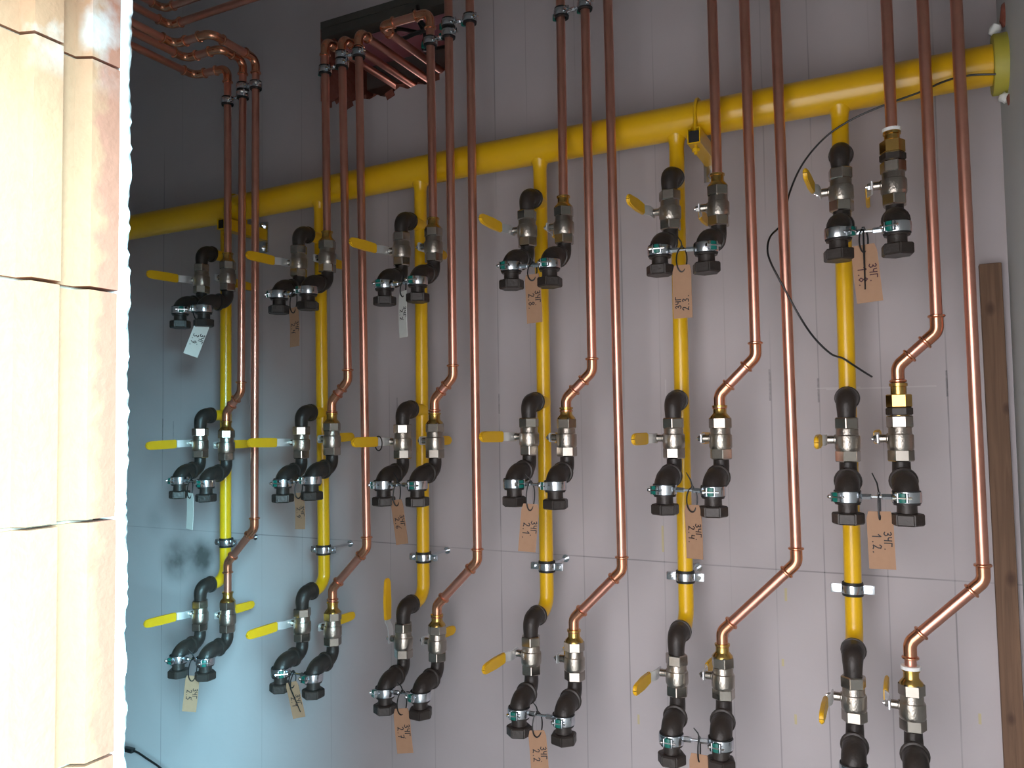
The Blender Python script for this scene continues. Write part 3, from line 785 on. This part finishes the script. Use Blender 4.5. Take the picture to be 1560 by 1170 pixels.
for (k, r), (mt, xt, zt, xb, zb, phi, th, code, flag) in TAGS.items():
    h = math.hypot(zt - zb, (xb - xt) * math.cos(math.radians(phi))); w = .043 if k < 5 else .049
    yaw = math.radians(phi + th)
    tilt = -math.atan2((xb - xt) * math.cos(math.radians(phi)), zt - zb)
    kind = 'white' if mt == 'w' else 'brown'
    txt = f' marked {code.strip(".")}' if code and k > 1 else ''
    yt = -.192
    t = thing('paper_tag', f'{kind} card tag{txt} under twin clamp, {where(k, r)}', 'tag', (xt, yt, zt), group='card tags')
    t.rotation_mode = 'QUATERNION'
    t.rotation_quaternion = (Matrix.Rotation(yaw, 3, 'Z') @ Matrix.Rotation(tilt, 3, 'Y')).to_quaternion()
    bm = bmesh.new(); nseg = 8; cur = random.uniform(-.004, .004); fr, bk = [], []
    curl = lambda s: cur * math.sin(PI * s)
    for i in range(nseg + 1):
        s = i / nseg; y = curl(s); z = .012 - s * (h + .012)
        hw = w / 2 - (.004 if i == 0 else 0)
        fr.append([bm.verts.new((sx * hw, y - .0005, z)) for sx in (-1, 1)]); bk.append([bm.verts.new((sx * hw, y + .0005, z)) for sx in (-1, 1)])
    for i in range(nseg):
        bm.faces.new((fr[i][0], fr[i][1], fr[i + 1][1], fr[i + 1][0])); bm.faces.new((bk[i][0], bk[i][1], bk[i + 1][1], bk[i + 1][0]))
        for j in (0, 1): bm.faces.new((fr[i][j], bk[i][j], bk[i + 1][j], fr[i + 1][j]))
    for i in (0, nseg): bm.faces.new((fr[i][0], fr[i][1], bk[i][1], bk[i][0]))
    put('card', finish('card', bm, KRA if mt == 'k' else WHC, 50), t)
    bm = bmesh.new()
    if flag == 2:
        write(bm, 'ЗЧГ', -w * .08, -h * .80, .0125, True); write(bm, code, w * .34, -h * .84, .0145, True)
    else:
        if code: write(bm, 'ЗЧГ.', w * .12, -h * .28, .0138)
        write(bm, code, -w * .32, -h * .33, .0160)
    if code:
      bmesh.ops.subdivide_edges(bm, edges=bm.edges[:], cuts=1)
      for v in bm.verts:
        s = (.012 - v.co.z) / (h + .012); v.co.y = curl(s) - .0011
      put('handwriting', finish('handwriting', bm, INK if k != 5 or r else INKR, flat=True), t, label='hand-lettered code in dark ink')
    # cable tie: loop over the tie rod, through the tag
    A, B = LN[k][r], RN[k][r]
    zr = (LV[k][r][1] + RV[k][r][1]) / 2 - .114
    xm = (A[0] + B[0]) / 2
    xr = xm + max(-.012, min(.012, xt - xm)) ; yr = -D1 - D2
    top = Vector((xr, yr, zr + .006)); hole = Vector((xt, yt - .001, zt - .004))
    side = Vector((math.cos(yaw), math.sin(yaw), 0)); nrm = Vector((math.sin(yaw), -math.cos(yaw), 0))
    cen = (top + hole) / 2; ax_ = (top - hole) / 2
    wide = .0018 if (k, r) in ((5, 1), (4, 2)) else random.uniform(.008, .012)
    pts = []
    for i in range(28):
        a = 2 * PI * i / 28
        pts.append(cen + ax_ * math.cos(a) + side * (math.sin(a) * wide) + nrm * (.006 * (1 if math.sin(a) < 0 else -.2) * abs(math.sin(a))))
    o = pts[0].copy()
    ct = thing('cable_tie', f'black cable tie looped round twin clamp rod, {where(k, r)}', 'cable tie', o, group='cable ties holding the tags')
    bm = bmesh.new(); sweep(bm, [p - o for p in pts], .0017, 8, closed=True); put('tie_loop', finish('tie_loop', bm, TIE), ct)
    bm = bmesh.new(); box(bm, (0, -.002, .001), (.006, .005, .005), bev=.0008); put('tie_head', finish('tie_head', bm, TIE), ct)
    bm = bmesh.new()
    if flag == 1:   # long tail lying down over the card
        e = hole + (Vector((xb, yt, zb)) - Vector((xt, yt, zt))) * .72 + side * (-.006 if k == 5 else .012) + nrm * .006
        sweep(bm, [Vector((0, 0, 0)), (hole - o) * .5 + nrm * .010, hole - o + nrm * .007, e - o], [.0019, .0019, .0019, .0012], 8)
    else:
        L = random.uniform(.018, .034) if (k, r) != (5, 1) else .042; dr = side * random.uniform(-.3, -.1) + Vector((0, -.15, 1))
        sweep(bm, [Vector((0, 0, 0)), dr * L * .5, dr * L + side * -.006], [.0017, .0016, .0011], 8)
    put('tie_tail', finish('tie_tail', bm, TIE), ct)
# spare tie ring hooked on a lever
t = thing('cable_tie', 'small dark tie ring hooked on middle left lever at the third riser', 'cable tie', (-1.149 - .050, -D1 - .045, -.003))
bm = bmesh.new(); pts = [Vector((.012 * math.cos(a), .004 * math.sin(a * 2) * 0, .020 * math.sin(a) - .004)) for a in [2 * PI * i / 24 for i in range(24)]]
sweep(bm, pts, .0018, 8, closed=True); put('tie_loop', finish('tie_loop', bm, TIE), t)

# ------------------------------------------------------------------ right corner: sleeve, foam, plank
sl = thing('wall_sleeve', 'yellow-green pipe sleeve where the header enters the right wall', 'sleeve', (XR, 0, .795))
bm = bmesh.new(); lathe(bm, [(.0435, -.027), (.062, -.0265), (.0635, -.024), (.0635, .01), (.0435, .01)], 32, along((1, 0, 0)), cap=False); put('sleeve_tube', finish('sleeve_tube', bm, SLV), sl)


def lump(bm, c, s, seed):
    rnd = random.Random(seed)
    r = bmesh.ops.create_icosphere(bm, subdivisions=2, radius=1, matrix=Matrix.Translation(c) @ Matrix.Diagonal((*s, 1)))
    for v in r['verts']: v.co += Vector((rnd.uniform(-1, 1), rnd.uniform(-1, 1), rnd.uniform(-1, 1))) * min(s) * .22


bm = bmesh.new(); lump(bm, (-.018, -.004, .076), (.012, .014, .013), 1); lump(bm, (-.012, .012, .070), (.012, .012, .010), 2); put('foam_blob', finish('foam_blob', bm, FOA, 60), sl, label='white expanding foam')
bm = bmesh.new(); lump(bm, (-.008, -.012, -.078), (.010, .012, .012), 3); put('foam_blob', finish('foam_blob', bm, FOA, 60), sl, label='white expanding foam')
bm = bmesh.new(); lump(bm, (-.001, -.006, .103), (.009, .018, .026), 4); lump(bm, (.0, -.02, -.085), (.005, .012, .012), 5); put('exposed_brick', finish('exposed_brick', bm, BRI, 60), sl, label='chipped red brick beside the sleeve')

bm = bmesh.new()
for zz, x0, x1 in ((ZF, .288, .328), (.388, .277, .3205)):
    for x, y in ((x0, YW - .024), (x1, YW - .024), (x1, YW - .001), (x0, YW - .001)): bm.verts.new((x, y, zz))
bm.verts.ensure_lookup_table(); v = bm.verts
for f in ((0, 1, 2, 3), (4, 5, 6, 7), (0, 1, 5, 4), (1, 2, 6, 5), (2, 3, 7, 6), (3, 0, 4, 7)): bm.faces.new([v[i] for i in f])
bmesh.ops.bevel(bm, geom=bm.edges[:], offset=.001, segments=1, affect='EDGES')
put('wooden_plank', finish('wooden_plank', bm, WOO, flat=True), label='brown wooden plank standing upright in the right corner', cat='plank')

# ------------------------------------------------------------------ wires
def spline(P, n=8):
    P = [Vector(p) for p in P]; Q = [P[0] * 2 - P[1]] + P + [P[-1] * 2 - P[-2]]; out = []
    for i in range(1, len(Q) - 2):
        for k in range(n):
            t = k / n; a, b2, c, d = Q[i - 1:i + 3]
            out.append(.5 * ((2 * b2) + (c - a) * t + (2 * a - 5 * b2 + 4 * c - d) * t * t + (3 * b2 - a - 3 * c + d) * t ** 3))
    return out + [P[-1]]


wp = [(.310, -.050, .757), (.262, -.049, .765), (.219, -.050, .762), (.165, -.052, .746), (.100, -.050, .733), (.033, -.040, .717), (-.025, -.03, .690), (-.076, -.03, .637), (-.108, -.03, .572),
      (-.123, -.05, .50), (-.146, -.085, .462), (-.150, -.108, .428), (-.142, -.122, .395), (-.120, -.122, .345), (-.086, -.10, .270), (-.061, -.06, .225), (-.030, -.038, .190), (-.006, -.032, .179), (.014, -.026, .164), (.034, -.004, .149), (.050, .03, .138)]
bm = bmesh.new(); o = Vector(wp[0]); sweep(bm, [p - o for p in spline(wp)], .0023, 8)
put('black_wire', finish('black_wire', bm, CBL), loc=o, label='thin black wire arching from the wall sleeve across the sixth riser', cat='wire')
wp = [(-2.500, .095, -1.150), (-2.47, .095, -1.152), (-2.42, .095, -1.166), (-2.36, .095, -1.183), (-2.31, .095, -1.205), (-2.27, .095, -1.24), (-2.25, .09, -1.32), (-2.27, .09, -1.44)]
t = thing('connector_cable', 'thin dark cable with a small black plug low beside the brick jamb', 'cable', (-2.27, .09, -1.445))
o = Vector((-2.27, .09, -1.445))
bm = bmesh.new(); sweep(bm, [p - o for p in spline(wp)], .0038, 8); put('cable', finish('cable', bm, CBL), t)
bm = bmesh.new(); box(bm, Vector((-2.518, .095, -1.150)) - o, (.05, .02, .016), bev=.003); put('plug', finish('plug', bm, CBL), t)
wp = [(-1.165, .02, 1.31), (-1.156, .02, 1.265), (-1.138, .02, 1.232), (-1.18, .02, 1.226), (-1.223, .02, 1.222), (-1.252, .025, 1.245), (-1.262, .06, 1.28), (-1.27, .20, 1.33)]
bm = bmesh.new(); o = Vector(wp[0]); sweep(bm, [p - o for p in spline(wp)], .0065, 8)
put('black_cable', finish('black_cable', bm, CBL), loc=o, label='black cable drooping into the hole beside the third copper trio', cat='cable')
wp = [(-1.190, .035, 1.31), (-1.168, .035, 1.262), (-1.150, .035, 1.222), (-1.165, .05, 1.19), (-1.155, .12, 1.22), (-1.15, .25, 1.29)]
bm = bmesh.new(); o = Vector(wp[0]); sweep(bm, [p - o for p in spline(wp)], .0055, 8)
put('black_cable', finish('black_cable', bm, CBL), loc=o, label='shorter black cable looping behind the third copper trio', cat='cable')
